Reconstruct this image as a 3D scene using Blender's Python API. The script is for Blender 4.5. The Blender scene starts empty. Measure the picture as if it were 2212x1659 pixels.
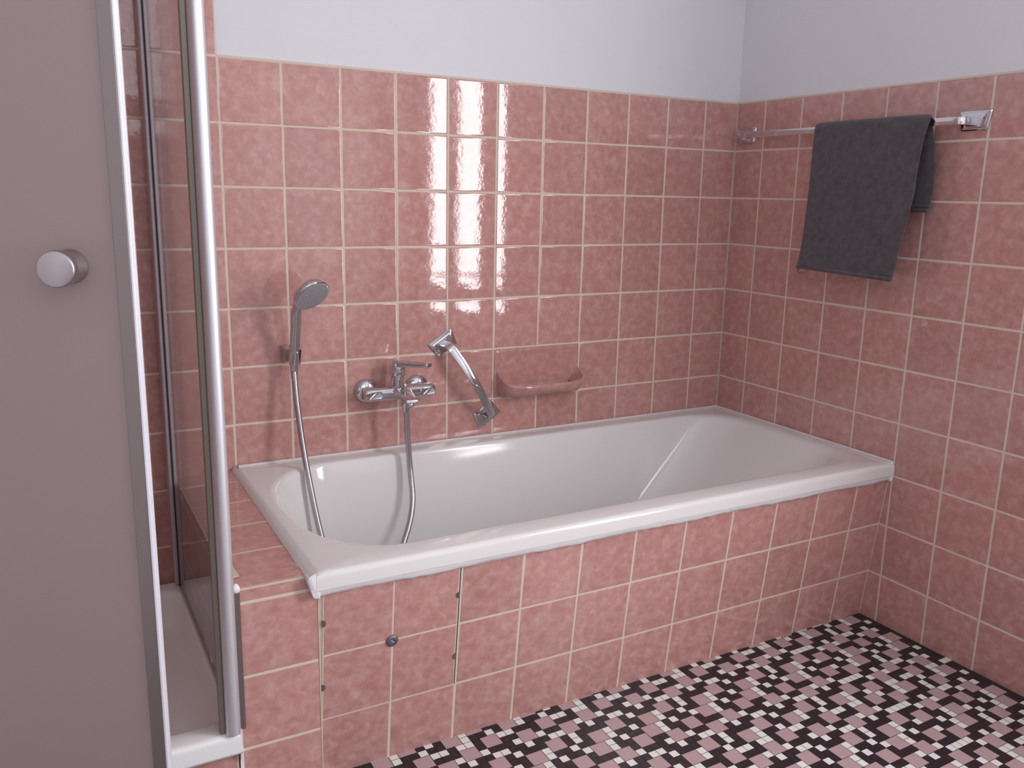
import bpy, bmesh, math, random
from mathutils import Vector, Matrix
C = bpy.context.scene.collection
PI = math.pi
random.seed(7)

# ------------------------------------------------------------------ camera, world, light, exposure
cam_d = bpy.data.cameras.new('camera'); cam = bpy.data.objects.new('camera', cam_d); C.objects.link(cam)
cam.location = (-2.1009, -2.2736, 1.2071); cam.rotation_euler = (1.3568, -0.0207, -0.5029)
cam_d.sensor_width = 36; cam_d.lens = 1870.92 / 2212 * 36; cam_d.clip_start = 0.02
bpy.context.scene.camera = cam
world = bpy.data.worlds.new('world'); bpy.context.scene.world = world; world.use_nodes = True
world.node_tree.nodes['Background'].inputs[0].default_value = (.75, .8, 1, 1)
world.node_tree.nodes['Background'].inputs[1].default_value = 0.6
vs_ = bpy.context.scene.view_settings
vs_.view_transform = 'Standard'; vs_.look = 'None'; vs_.gamma = 1; vs_.exposure = 0.0; vs_.use_curve_mapping = False

def area(name, loc, rot, sx, sy, power, col):
    l = bpy.data.lights.new(name, 'AREA'); l.shape = 'RECTANGLE'; l.size = sx; l.size_y = sy; l.energy = power; l.color = col
    o = bpy.data.objects.new(name, l); C.objects.link(o); o.location = loc; o.rotation_euler = rot; return o
WIN = (-2.50, -1.80, 0.62, 2.15)      # y0, y1, z0, z1 of the daylight window in the right wall
area('daylight_window', (0.06, (WIN[0]+WIN[1])/2, (WIN[2]+WIN[3])/2), (0, PI/2, 0), WIN[3]-WIN[2]-.04, WIN[1]-WIN[0]-.04, 47, (.985, .97, .975))
FILL_WIN = (-2.35, -1.35, 1.55, 2.5)       # x0, x1, z0, z1 of the fill window added behind the camera
area('fill_light_behind', ((FILL_WIN[0]+FILL_WIN[1])/2, -3.06, (FILL_WIN[2]+FILL_WIN[3])/2), (PI/2, 0, 0), FILL_WIN[1]-FILL_WIN[0]-.06, FILL_WIN[3]-FILL_WIN[2]-.06, 9, (.90, .93, 1.0))  # added soft fill from an invented opening, out of view

# ------------------------------------------------------------------ dimensions from the tile grid
T = 0.153; H = 1.5207; A = 0.138; B = 0.1261; KS = 0.1061
ROOM_X = -2.78; ROOM_Y = -3.0; CEIL = 2.6
def Rz(r): return H - r*T
def apron_y(z): return -0.6819 - KS*z

# ------------------------------------------------------------------ materials
def lin(r, g, b):
    f = lambda c: (c/255/12.92) if c/255 <= .04045 else ((c/255+.055)/1.055)**2.4
    return (f(r), f(g), f(b), 1)
MATS = {}
def mat(name, color=(128,128,128), rough=.5, metal=0, spec=.5, coat=0, **kw):
    m = bpy.data.materials.new(name); m.use_nodes = True; p = m.node_tree.nodes['Principled BSDF']
    p.inputs['Base Color'].default_value = lin(*color); p.inputs['Roughness'].default_value = rough
    p.inputs['Metallic'].default_value = metal; p.inputs['Specular IOR Level'].default_value = spec
    p.inputs['Coat Weight'].default_value = coat; p.inputs['Coat Roughness'].default_value = .04
    MATS[name] = m; return m
def nd(m, t, **kw):
    n = m.node_tree.nodes.new(t)
    for k, v in kw.items(): setattr(n, k, v)
    return n
def lk(m, a, b): m.node_tree.links.new(a, b)
def bump(m, scale, strength, dist=.001, detail=2, offset=None):
    tc = nd(m, 'ShaderNodeTexCoord'); n = nd(m, 'ShaderNodeTexNoise'); b = nd(m, 'ShaderNodeBump')
    n.inputs['Scale'].default_value = scale; n.inputs['Detail'].default_value = detail
    b.inputs['Strength'].default_value = strength; b.inputs['Distance'].default_value = dist
    lk(m, tc.outputs['Object'], n.inputs['Vector']); lk(m, n.outputs['Fac'], b.inputs['Height'])
    lk(m, b.outputs['Normal'], m.node_tree.nodes['Principled BSDF'].inputs['Normal']); return tc, n, b

def tile_mat():
    m = mat('pink_glazed_tile', (190,130,125), .055, spec=.62)
    p = m.node_tree.nodes['Principled BSDF']
    tc = nd(m, 'ShaderNodeTexCoord'); at = nd(m, 'ShaderNodeAttribute', attribute_name='tid')
    vm = nd(m, 'ShaderNodeVectorMath', operation='MULTIPLY'); vm.inputs[1].default_value = (7.3, 3.1, 5.7)
    va = nd(m, 'ShaderNodeVectorMath', operation='ADD')
    lk(m, at.outputs['Vector'], vm.inputs[0]); lk(m, vm.outputs[0], va.inputs[0]); lk(m, tc.outputs['Object'], va.inputs[1])
    n1 = nd(m, 'ShaderNodeTexNoise'); n1.inputs['Scale'].default_value = 44; n1.inputs['Detail'].default_value = 5; n1.inputs['Roughness'].default_value = .62; n1.inputs['Distortion'].default_value = .35
    lk(m, va.outputs[0], n1.inputs['Vector'])
    r = nd(m, 'ShaderNodeValToRGB'); e = r.color_ramp.elements
    e[0].position = .34; e[0].color = lin(184,132,125); e[1].position = .72; e[1].color = lin(203,163,157)
    c = e.new(.5); c.color = lin(192,143,137)
    lk(m, n1.outputs['Fac'], r.inputs['Fac'])
    # slight tone difference from tile to tile
    hs = nd(m, 'ShaderNodeHueSaturation'); mr = nd(m, 'ShaderNodeMapRange')
    mr.inputs['To Min'].default_value = .95; mr.inputs['To Max'].default_value = 1.05
    lk(m, at.outputs['Fac'], mr.inputs['Value']); lk(m, mr.outputs['Result'], hs.inputs['Value'])
    lk(m, r.outputs['Color'], hs.inputs['Color']); lk(m, hs.outputs['Color'], p.inputs['Base Color'])
    # orange-peel ripple of the glaze, visible at the rim of the window's reflection
    n2 = nd(m, 'ShaderNodeTexNoise'); n2.inputs['Scale'].default_value = 55; n2.inputs['Detail'].default_value = 2
    n3 = nd(m, 'ShaderNodeTexNoise'); n3.inputs['Scale'].default_value = 260; n3.inputs['Detail'].default_value = 1
    lk(m, va.outputs[0], n2.inputs['Vector']); lk(m, va.outputs[0], n3.inputs['Vector'])
    mm = nd(m, 'ShaderNodeMath', operation='MULTIPLY_ADD'); mm.inputs[1].default_value = .14
    lk(m, n3.outputs['Fac'], mm.inputs[0]); lk(m, n2.outputs['Fac'], mm.inputs[2])
    b = nd(m, 'ShaderNodeBump'); b.inputs['Strength'].default_value = .35; b.inputs['Distance'].default_value = .0006
    lk(m, mm.outputs[0], b.inputs['Height']); lk(m, b.outputs['Normal'], p.inputs['Normal'])
    return m
tile_mat()
g = mat('cream_grout', (218,203,187), .85, spec=.2); bump(g, 300, .4)
w = mat('white_wall_paint', (226,226,231), .9, spec=.15); bump(w, 420, .35, .0008, 4)
mat('white_ceiling_paint', (232,232,232), .9, spec=.1)
mat('bath_enamel', (229,227,226), .10, spec=.5)
mat('tray_acrylic', (244,246,246), .2, spec=.5)
s = mat('white_silicone', (234,232,233), .5); bump(s, 160, .5, .0012)
s = mat('grey_silicone', (220,213,213), .5); bump(s, 160, .4, .001)
ch = mat('chrome', (205,203,207), .07, metal=1)
mat('shower_nozzle_plate', (150,148,152), .45, metal=.1)
mat('satin_aluminium', (218,218,224), .38, metal=.7)
mat('bright_aluminium', (240,240,248), .3, metal=.35)
mat('dark_metal', (124,122,128), .4, metal=.7)
mat('edge_aluminium', (142,132,130), .34, metal=.85)  # on the door profile, a dark room reflection is put into this colour
mat('post_aluminium', (226,226,232), .5, metal=.85)
mat('knob_aluminium', (182,174,176), .34, metal=1)
mat('anodised_grey', (186,178,186), .5, metal=.25)
mat('dark_gap', (38,32,36), .8)
mat('clear_gasket', (134,126,114), .35)
mat('hose_metal', (172,166,172), .22, metal=.85)
mat('white_window_frame', (235,235,238), .4)
mat('cream_card', (222,205,190), .7)
mat('towel_loop_pink', (150,105,108), .8)
mat('floor_grout', (62,50,60), .9)
def speckled(name, base, spk, amount, scale, rough):
    m = mat(name, base, rough, spec=.4); p = m.node_tree.nodes['Principled BSDF']
    tc = nd(m, 'ShaderNodeTexCoord'); n = nd(m, 'ShaderNodeTexNoise'); n.inputs['Scale'].default_value = scale; n.inputs['Detail'].default_value = 2
    n.inputs['Roughness'].default_value = .7
    r = nd(m, 'ShaderNodeValToRGB'); e = r.color_ramp.elements
    e[0].position = amount; e[0].color = lin(*base); e[1].position = min(1, amount+.08); e[1].color = lin(*spk)
    lk(m, tc.outputs['Object'], n.inputs['Vector']); lk(m, n.outputs['Fac'], r.inputs['Fac']); lk(m, r.outputs['Color'], p.inputs['Base Color'])
    return m
speckled('black_mosaic', (46,38,44), (190,186,192), .655, 420, .3)
speckled('pink_mosaic', (184,158,160), (212,194,198), .60, 460, .3)
speckled('white_mosaic', (234,235,230), (226,226,226), .6, 500, .3)
tw = mat('grey_terry', (88,83,86), .95, spec=.1); tc, n, b = bump(tw, 900, .9, .0016, 3)
p = tw.node_tree.nodes['Principled BSDF']; p.inputs['Sheen Weight'].default_value = .25
n2 = nd(tw, 'ShaderNodeTexNoise'); n2.inputs['Scale'].default_value = 60; n2.inputs['Detail'].default_value = 6
r = nd(tw, 'ShaderNodeValToRGB'); r.color_ramp.elements[0].color = lin(78,73,76); r.color_ramp.elements[1].color = lin(98,92,96)
r.color_ramp.elements[0].position = .3; r.color_ramp.elements[1].position = .7
lk(tw, tc.outputs['Object'], n2.inputs['Vector']); lk(tw, n2.outputs['Fac'], r.inputs['Fac']); lk(tw, r.outputs['Color'], p.inputs['Base Color'])
# brushed look on the aluminium post
# clear pane: see-through with a Fresnel reflection
def fresnel(t):
    # straight-through panes: the same reflectance on the way in and out
    fr = t.nodes.new('ShaderNodeFresnel'); ge = t.nodes.new('ShaderNodeNewGeometry'); mr = t.nodes.new('ShaderNodeMapRange')
    mr.inputs['To Min'].default_value = 1.5; mr.inputs['To Max'].default_value = 1/1.5
    t.links.new(ge.outputs['Backfacing'], mr.inputs['Value']); t.links.new(mr.outputs['Result'], fr.inputs['IOR']); return fr
def glass(name, tint, haze):
    m = bpy.data.materials.new(name); m.use_nodes = True; t = m.node_tree; t.nodes.remove(t.nodes['Principled BSDF'])
    out = t.nodes['Material Output']
    tr = t.nodes.new('ShaderNodeBsdfTransparent'); tr.inputs['Color'].default_value = tint
    gl = t.nodes.new('ShaderNodeBsdfGlossy'); gl.inputs['Roughness'].default_value = .02
    fr = fresnel(t)
    df = t.nodes.new('ShaderNodeBsdfDiffuse'); df.inputs['Color'].default_value = (.88,.88,.88,1)
    m1 = t.nodes.new('ShaderNodeMixShader'); m1.inputs[0].default_value = haze
    m2 = t.nodes.new('ShaderNodeMixShader')
    t.links.new(tr.outputs[0], m1.inputs[1]); t.links.new(df.outputs[0], m1.inputs[2])
    t.links.new(fr.outputs[0], m2.inputs[0]); t.links.new(m1.outputs[0], m2.inputs[1]); t.links.new(gl.outputs[0], m2.inputs[2])
    t.links.new(m2.outputs[0], out.inputs['Surface']); MATS[name] = m
glass('clear_glass', (.985,.99,.985,1), .12)
def satin(name):
    m = bpy.data.materials.new(name); m.use_nodes = True; t = m.node_tree; t.nodes.remove(t.nodes['Principled BSDF'])
    out = t.nodes['Material Output']
    tl = t.nodes.new('ShaderNodeBsdfTranslucent'); tl.inputs['Color'].default_value = lin(224,210,206)
    df = t.nodes.new('ShaderNodeBsdfDiffuse'); df.inputs['Color'].default_value = lin(190,176,175)
    gl = t.nodes.new('ShaderNodeBsdfGlossy'); gl.inputs['Roughness'].default_value = .38
    fr = fresnel(t)
    m1 = t.nodes.new('ShaderNodeMixShader'); m1.inputs[0].default_value = .42
    m2 = t.nodes.new('ShaderNodeMixShader')
    t.links.new(tl.outputs[0], m1.inputs[1]); t.links.new(df.outputs[0], m1.inputs[2])
    t.links.new(fr.outputs[0], m2.inputs[0]); t.links.new(m1.outputs[0], m2.inputs[1]); t.links.new(gl.outputs[0], m2.inputs[2])
    t.links.new(m2.outputs[0], out.inputs['Surface']); MATS[name] = m
satin('satin_glass')

# ------------------------------------------------------------------ mesh helpers
class MB:
    def __init__(s): s.v = []; s.f = []; s.m = []; s.t = []
    def quadf(s, idx, mi=0, tid=0.): s.f.append(idx); s.m.append(mi); s.t.append(tid)
    def add(s, vs, fs, mi=0, tid=0.):
        o = len(s.v); s.v += [tuple(q) for q in vs]
        for f in fs: s.quadf([o+i for i in f], mi, tid)
    def box(s, c, d, rot=None, mi=0):
        x, y, z = d[0]/2, d[1]/2, d[2]/2
        vs = [Vector((sx*x, sy*y, sz*z)) for sz in (-1,1) for sy in (-1,1) for sx in (-1,1)]
        if rot: vs = [rot @ q for q in vs]
        vs = [q + Vector(c) for q in vs]
        s.add(vs, [(0,2,3,1),(4,5,7,6),(0,1,5,4),(2,6,7,3),(0,4,6,2),(1,3,7,5)], mi)
    def rings(s, rs, closed=True, cap0=False, cap1=False, mi=0):
        n = len(rs[0]); o = len(s.v)
        for r in rs: s.v += [tuple(q) for q in r]
        for i in range(len(rs)-1):
            for k in range(n if closed else n-1):
                a = o+i*n+k; b_ = o+i*n+(k+1) % n
                s.quadf([a, b_, b_+n, a+n], mi)
        if cap0: s.quadf([o+k for k in range(n)][::-1], mi)
        if cap1: s.quadf([o+(len(rs)-1)*n+k for k in range(n)], mi)
    def sweep(s, path, prof, up=(0,0,1), cap=True, scale=None, mi=0, fixed=None):
        # prof: list of (a,b) in the plane across the path; a along side vector, b along up
        P = [Vector(p) for p in path]; rs = []; upv = Vector(up)
        for i, p in enumerate(P):
            t = (P[min(i+1, len(P)-1)] - P[max(i-1, 0)]).normalized()
            sd = t.cross(upv)
            if sd.length < 1e-4: sd = t.cross(Vector((1,0,0)))
            sd.normalize(); u = sd.cross(t).normalized(); upv = u if fixed is None else Vector(up)
            k = scale[i] if scale else 1
            rs.append([p + sd*(a*k) + u*(b_*k) for a, b_ in prof])
        s.rings(rs, True, cap, cap, mi)
    def lathe(s, prof, O, axis, n=32, cap0=True, cap1=True, mi=0):
        ax = Vector(axis).normalized(); h = Vector((0,0,1)) if abs(ax.z) < .9 else Vector((1,0,0))
        u = ax.cross(h).normalized(); w_ = ax.cross(u); O = Vector(O)
        rs = [[O + ax*z + (u*math.cos(2*PI*k/n) + w_*math.sin(2*PI*k/n))*r for k in range(n)] for r, z in prof]
        s.rings(rs, True, cap0, cap1, mi)
    def build(s, name, mats, parent=None, smooth=None, bevel=None, seg=2, kind=None):
        me = bpy.data.meshes.new(name); me.from_pydata(s.v, [], s.f)
        if isinstance(mats, str): mats = [mats]
        for q in mats: me.materials.append(MATS[q])
        for p, mi in zip(me.polygons, s.m): p.material_index = mi
        at = me.attributes.new('tid', 'FLOAT', 'FACE'); at.data.foreach_set('value', s.t)
        bm = bmesh.new(); bm.from_mesh(me)
        if not getattr(s, 'keep', False): bmesh.ops.recalc_face_normals(bm, faces=bm.faces)
        if smooth is not None:
            for f in bm.faces: f.smooth = True
            for e in bm.edges:
                if len(e.link_faces) == 2 and e.calc_face_angle(0) > math.radians(smooth): e.smooth = False
        bm.to_mesh(me); bm.free()
        o = bpy.data.objects.new(name, me); C.objects.link(o)
        if parent: o.parent = parent; o.matrix_parent_inverse = parent.matrix_world.inverted() if False else Matrix.Translation(-Vector(parent.location))
        if bevel:
            bv = o.modifiers.new('bevel', 'BEVEL'); bv.width = bevel; bv.segments = seg; bv.limit_method = 'ANGLE'; bv.angle_limit = math.radians(40); bv.harden_normals = True
            for p in me.polygons: p.use_smooth = True
        if kind: o['kind'] = kind
        return o
def thing(name, label, cat, loc, group=None):
    o = bpy.data.objects.new(name, None); C.objects.link(o); o.location = loc; o.empty_display_size = .05
    o['label'] = label; o['category'] = cat
    if group: o['group'] = group
    return o
def tag(o, label, cat, group=None):
    o['label'] = label; o['category'] = cat
    if group: o['group'] = group
    return o
def circ(r, n=16): return [(r*math.cos(2*PI*k/n), r*math.sin(2*PI*k/n)) for k in range(n)]
def rrect(w_, h, r, n=4):
    out = []
    for cx, cy, a0 in ((w_/2-r, h/2-r, 0), (-w_/2+r, h/2-r, 90), (-w_/2+r, -h/2+r, 180), (w_/2-r, -h/2+r, 270)):
        for k in range(n+1):
            a = math.radians(a0+90*k/n); out.append((cx+r*math.cos(a), cy+r*math.sin(a)))
    return out
def spline(pts, n=8):
    P = [Vector(p) for p in pts]; P = [P[0]*2-P[1]] + P + [P[-1]*2-P[-2]]; out = []
    for i in range(1, len(P)-2):
        for k in range(n):
            t = k/n; a, b_, c, d = P[i-1], P[i], P[i+1], P[i+2]
            out.append(.5*((2*b_) + (c-a)*t + (2*a-5*b_+4*c-d)*t*t + (3*b_-a-3*c+d)*t**3))
    out.append(P[-2]); return out

# ------------------------------------------------------------------ tile fields: every tile is its own bevelled pad over a grout bed
def tiles(mb, O, U, V, N, us, vs, hole=None, gap=.0034, rim=.0042, rows=None, bed=True):
    O, U, V, N = Vector(O), Vector(U), Vector(V), Vector(N)
    def one(u0, u1, v0, v1):
        if u1-u0 < .004 or v1-v0 < .004: return
        tid = random.random(); tu, tv = random.gauss(0,.0011), random.gauss(0,.0011); uc, vc = (u0+u1)/2, (v0+v1)/2
        o = len(mb.v); k = min(rim, (u1-u0)/3, (v1-v0)/3)
        for ins, dep in ((0, -.0019), (.0006, -.0007), (k*.45, -.00018), (k, 0)):
            for a, b_ in ((u0+ins, v0+ins), (u1-ins, v0+ins), (u1-ins, v1-ins), (u0+ins, v1-ins)):
                mb.v.append(tuple(O + U*a + V*b_ + N*(dep + (a-uc)*tu + (b_-vc)*tv - (.0 if dep else 0))))
        for L in range(3):
            for q in range(4): mb.quadf([o+L*4+q, o+L*4+(q+1)%4, o+L*4+4+(q+1)%4, o+L*4+4+q], 0, tid)
        mb.quadf([o+12, o+13, o+14, o+15], 0, tid)
    for i in range(len(us)-1):
        for j in range(len(vs)-1):
            if rows and not rows(i, j): continue
            r = (us[i]+gap/2, us[i+1]-gap/2, vs[j]+gap/2, vs[j+1]-gap/2)
            if hole:
                hu0, hu1, hv0, hv1 = hole
                if r[1] > hu0 and r[0] < hu1 and r[3] > hv0 and r[2] < hv1:
                    if r[0] < hu0: one(r[0], hu0, r[2], r[3])
                    if r[1] > hu1: one(hu1, r[1], r[2], r[3])
                    a, b_ = max(r[0], hu0), min(r[1], hu1)
                    if r[2] < hv0: one(a, b_, r[2], hv0)
                    if r[3] > hv1: one(a, b_, hv1, r[3])
                    continue
            one(*r)
    if bed:
        rects = [(us[0], us[-1], vs[0], vs[-1])]
        if hole:
            hu0, hu1, hv0, hv1 = hole; a, b_, c, d = rects[0]
            hu0, hu1, hv0, hv1 = max(hu0,a), min(hu1,b_), max(hv0,c), min(hv1,d)
            rects = [(a, hu0, c, d), (hu1, b_, c, d), (hu0, hu1, c, hv0), (hu0, hu1, hv1, d)]
        for a, b_, c, d in rects:
            if b_-a > 1e-4 and d-c > 1e-4:
                mb.add([O+U*a+V*c-N*.0005, O+U*b_+V*c-N*.0005, O+U*b_+V*d-N*.0005, O+U*a+V*d-N*.0005], [(0,1,2,3)], 1)
TM = ['pink_glazed_tile', 'cream_grout']
zl = [-.003] + [Rz(r) for r in range(9, -1, -1)]            # tile joints, floor to top of the wainscot

# ------------------------------------------------------------------ the room
def slab(name, x0, x1, y0, y1, z0, z1, m, parent=None, kind='structure'):
    mb = MB(); mb.box(((x0+x1)/2, (y0+y1)/2, (z0+z1)/2), (x1-x0, y1-y0, z1-z0)); return mb.build(name, m, parent, kind=kind)
wb = slab('wall_back', ROOM_X-.1, .1, .006, .12, 0, CEIL, 'white_wall_paint')
mb = MB(); mb.keep = True
uback = [0] + [A+T*i for i in range(18)]
uback = [u for u in uback if u < -ROOM_X] + [-ROOM_X]
zhigh = zl + [H+T*k for k in range(1, 5)]
tiles(mb, (0,0,0), (-1,0,0), (0,0,1), (0,-1,0), uback, zl)
# the shower corner is tiled higher than the rest
uh = [u for u in uback if u >= A+10*T-.001]
tiles(mb, (0,0,0), (-1,0,0), (0,0,1), (0,-1,0), uh, [H+T*k for k in range(0, 5)])
mb.add([(0,-.0004,H-.0015), (-(A+10*T),-.0004,H-.0015), (-(A+10*T),-.0004,H+.003), (0,-.0004,H+.003)], [(0,3,2,1)], 1)
mb.add([(0,-.0004,H+.003), (-(A+10*T),-.0004,H+.003), (-(A+10*T),.007,H+.0045), (0,.007,H+.0045)], [(0,3,2,1)], 1)
mb.build('tiling', TM, wb, smooth=60)

wr = MB()      # right wall with the window opening
y0, y1, z0, z1 = WIN
for a, b_, c, d in ((ROOM_Y-.1, y0, 0, CEIL), (y1, .12, 0, CEIL), (y0, y1, 0, z0), (y0, y1, z1, CEIL)):
    wr.box((.063, (a+b_)/2, (c+d)/2), (.114, b_-a, d-c))
wro = wr.build('wall_right', 'white_wall_paint', kind='structure')
mb = MB(); mb.keep = True
uright = [0] + [B+T*j for j in range(19)] + [-ROOM_Y]
tiles(mb, (0,0,0), (0,-1,0), (0,0,1), (-1,0,0), uright, zl, hole=(-y1, -y0, z0, z1))
for a, b_ in ((0, -y1), (-y0, -ROOM_Y)):
    mb.add([(-.0004,-a,H-.0015), (-.0004,-b_,H-.0015), (-.0004,-b_,H+.003), (-.0004,-a,H+.003)], [(0,1,2,3)], 1)
    mb.add([(-.0004,-a,H+.003), (-.0004,-b_,H+.003), (.007,-b_,H+.0045), (.007,-a,H+.0045)], [(0,1,2,3)], 1)
mb.build('tiling', TM, wro, smooth=60)
# window frame in the right wall
mb = MB(); fw = .022
for a, b_, c, d in ((y0, y1, z0, z0+fw), (y0, y1, z1-fw, z1), (y0, y0+fw, z0, z1), (y1-fw, y1, z0, z1), (y0, y1, z0+.13, z0+.16)):
    mb.box((.03, (a+b_)/2, (c+d)/2), (.04, b_-a, d-c))
mb.build('window_1', 'white_window_frame', bevel=.003, kind='structure')
# front wall (behind the camera) with an added fill window, left wall, ceiling
x0, x1, z0, z1 = FILL_WIN
mb = MB()
for a, b_, c, d in ((ROOM_X-.1, x0, 0, CEIL), (x1, .12, 0, CEIL), (x0, x1, 0, z0), (x0, x1, z1, CEIL)):
    mb.box(((a+b_)/2, ROOM_Y-.063, (c+d)/2), (b_-a, .114, d-c))
wf = mb.build('wall_front', 'white_wall_paint', kind='structure')
mb = MB()
for a, b_, c, d in ((x0, x1, z0, z0+.04), (x0, x1, z1-.04, z1), (x0, x0+.04, z0, z1), (x1-.04, x1, z0, z1), ((x0+x1)/2-.03, (x0+x1)/2+.03, z0, z1)):
    mb.box(((a+b_)/2, ROOM_Y-.03, (c+d)/2), (b_-a, .04, d-c))
mb.build('fill_window', 'white_window_frame', bevel=.003, kind='structure')  # frame of the added fill opening
wl = slab('wall_left', ROOM_X-.12, ROOM_X-.006, ROOM_Y, .12, 0, CEIL, 'white_wall_paint')
mb = MB(); mb.keep = True
tiles(mb, (ROOM_X,0,0), (0,-1,0), (0,0,1), (1,0,0), [T*i for i in range(7)], zhigh)
mb.build('tiling', TM, wl, smooth=60)
slab('ceiling', ROOM_X-.12, .12, ROOM_Y-.12, .12, CEIL, CEIL+.1, 'white_ceiling_paint')

# ------------------------------------------------------------------ mosaic floor, laid cell by cell from the sheet's own repeat
LEFT = ["...PP.o....PP.o", "PPoPP.o.PPoPP..", "PPo..o..PPo..o.", "o...PPoo.oo.PPo", ".PP.PP...PP.PP.", "oPPo..oPPoPPo..", ".o..ooPP.o..oo.",
        "...PP.o....PP.o", "PPoPP.o.PPoPP..", "PPo..o..PPo..o.", "Po.o..oPPo.o..P", "Po..PP.PPo..PPP", ".PP.PP...PP.PP.", "oPPo..PPoPPo...", ".o..ooPP.o..oo."]
LEFT[5] = "oPPo..PPoPPo..."
RIGHT = ["..oPPoPP..oPPo..", "PP.PP...PP.PP...", "PP.oo.ooPP.oo.oo", "o..oPP..o..oPP..", ".PPoPP.o.PPoPP..", ".PP....o.PP...o.", "oo..o.PPoo..o...",
         "..oPPoPP..oPPo..", "PP.PP...PP.PP...", "PP..oPP.PP..oPP.", "..o.oPPo..o.oPP.", "o..oPP..o..oPP..", ".PPoPP.o.PPoPP..", ".PP....o.PP...o.", "oo..o.PPoo..o..."]
def cell(i, j):
    if i >= 16: return LEFT[j % 15][14 - (i % 15)]
    if i < 0: return '.'
    return RIGHT[j % 15][15 - i]
m00, m01, m02 = 48.33376, -0.03079, -0.21837; m10, m11, m12 = -1.18788, 48.78731, 0.26397
det = m00*m11 - m01*m10
def cpos(i, j):          # cell corner -> floor point
    a, b_ = -i - m02, -j - m12
    return ((a*m11 - m01*b_)/det, (m00*b_ - a*m10)/det)
floor = MB(); floor.keep = True
floor.add([(ROOM_X,ROOM_Y,-.0012), (.004,ROOM_Y,-.0012), (.004,-.6,-.0012), (ROOM_X,-.6,-.0012)], [(0,1,2,3)], 3)
floor.add([(ROOM_X,ROOM_Y,-.06), (0,ROOM_Y,-.06), (0,0,-.06), (ROOM_X,0,-.06)], [(0,3,2,1)], 3)
gi = .035
def fq(i0, j0, i1, j1, mi):
    q = [cpos(i0+gi, j0+gi), cpos(i1-gi, j0+gi), cpos(i1-gi, j1-gi), cpos(i0+gi, j1-gi)]
    q = [(max(ROOM_X, min(-.0015, x)), max(ROOM_Y+.001, min(-.6, y))) for x, y in q]
    o = len(floor.v); floor.v += [(x, y, 0) for x, y in q][::-1]; floor.quadf([o, o+1, o+2, o+3], mi)
for j in range(28, 152):
    for i in range(-1, 140):
        c = cell(i, j)
        if c == 'P':
            # draw a 2x2 pad once, from its lower corner; a P cell belongs to the pad that starts at an unpaired cell
            continue
        fq(i, j, i+1, j+1, 0 if c == '.' else 2)
done = set()
for j in range(28, 152):
    for i in range(-1, 140):
        if cell(i, j) != 'P' or (i, j) in done: continue
        w_ = 2 if cell(i+1, j) == 'P' and (i+1, j) not in done else 1
        h_ = 2 if cell(i, j+1) == 'P' and (w_ == 1 or cell(i+1, j+1) == 'P') else 1
        for a in range(w_):
            for b_ in range(h_): done.add((i+a, j+b_))
        fq(i, j, i+w_, j+h_, 1)
floor.build('floor', ['black_mosaic', 'pink_mosaic', 'white_mosaic', 'floor_grout'], kind='structure')

# ------------------------------------------------------------------ tiled tub surround: leaning apron, ledge, plinth
XL0, XL1 = -1.6625, -1.8225                     # ledge block, right and left side
ZLED = .479
sur = thing('bath_surround', 'pink tiled masonry surround enclosing the white bathtub, with wide ledge at left', 'tub surround', (-.9, -.5, 0))
mb = MB(); mb.keep = True
sl = math.sqrt(1+KS*KS); V = Vector((0, -KS, 1)).normalized(); Nn = Vector((0, -1, -KS)).normalized()
ap_z = [-.003, Rz(9), Rz(8), Rz(7)-.0135]
PX0, PX1, PZ0, PZ1 = 1.3545, 1.6605, Rz(9)+.0005, Rz(7)-.012
tiles(mb, (0, apron_y(0), 0), (-1,0,0), V, Nn, [0]+[.1289+T*i for i in range(0, 11)][:10]+[1.6605], [z*sl for z in ap_z], hole=(PX0, 1.70, PZ0*sl, (PZ1+.1)*sl))
# core behind the tiles
mb.add([(0,apron_y(0)+.004,0), (-1.6625,apron_y(0)+.004,0), (-1.6625,apron_y(.45)+.004,.45), (0,apron_y(.45)+.004,.45)], [(0,1,2,3)], 2)
mb.build('apron_tiling', TM+['dark_gap'], sur, smooth=60)
mb = MB()
mb.box(((XL0+XL1)/2, -.3605, (ZLED-.002)/2), (XL0-XL1-.003, .717, ZLED-.002))
mb.box((XL0+.0005, -.3605, .2), (.002, .71, .39))
core = mb.build('ledge_core', 'cream_grout', sur)
mb = MB(); mb.keep = True
tiles(mb, (XL0, -.7235, 0), (-1,0,0), (0,0,1), (0,-1,0), [0, XL0-XL1], [0, Rz(9), Rz(8), Rz(7), ZLED], gap=.004)
tiles(mb, (XL1, -.002, 0), (0,-1,0), (0,0,1), (-1,0,0), [0, .093, .247, .401, .555, .7155], [0, Rz(9), Rz(8), Rz(7), ZLED], gap=.004)
tiles(mb, (XL0, -.002, ZLED+.0015), (-1,0,0), (0,-1,0), (0,0,1), [.0, XL0-XL1], [0, .093, .247, .401, .555, .7205], gap=.0032)
mb.add([(XL0,-.7180,ZLED+.001), (XL1,-.7180,ZLED+.001), (XL1,-.7245,ZLED-.0005), (XL0,-.7245,ZLED-.0005)], [(0,1,2,3)], 1)
mb.add([(XL0,-.7245,ZLED-.0005), (XL1,-.7245,ZLED-.0005), (XL1,-.7242,ZLED-.003), (XL0,-.7242,ZLED-.003)], [(0,1,2,3)], 1)
mb.build('ledge_tiling', TM, sur, smooth=60)
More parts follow.
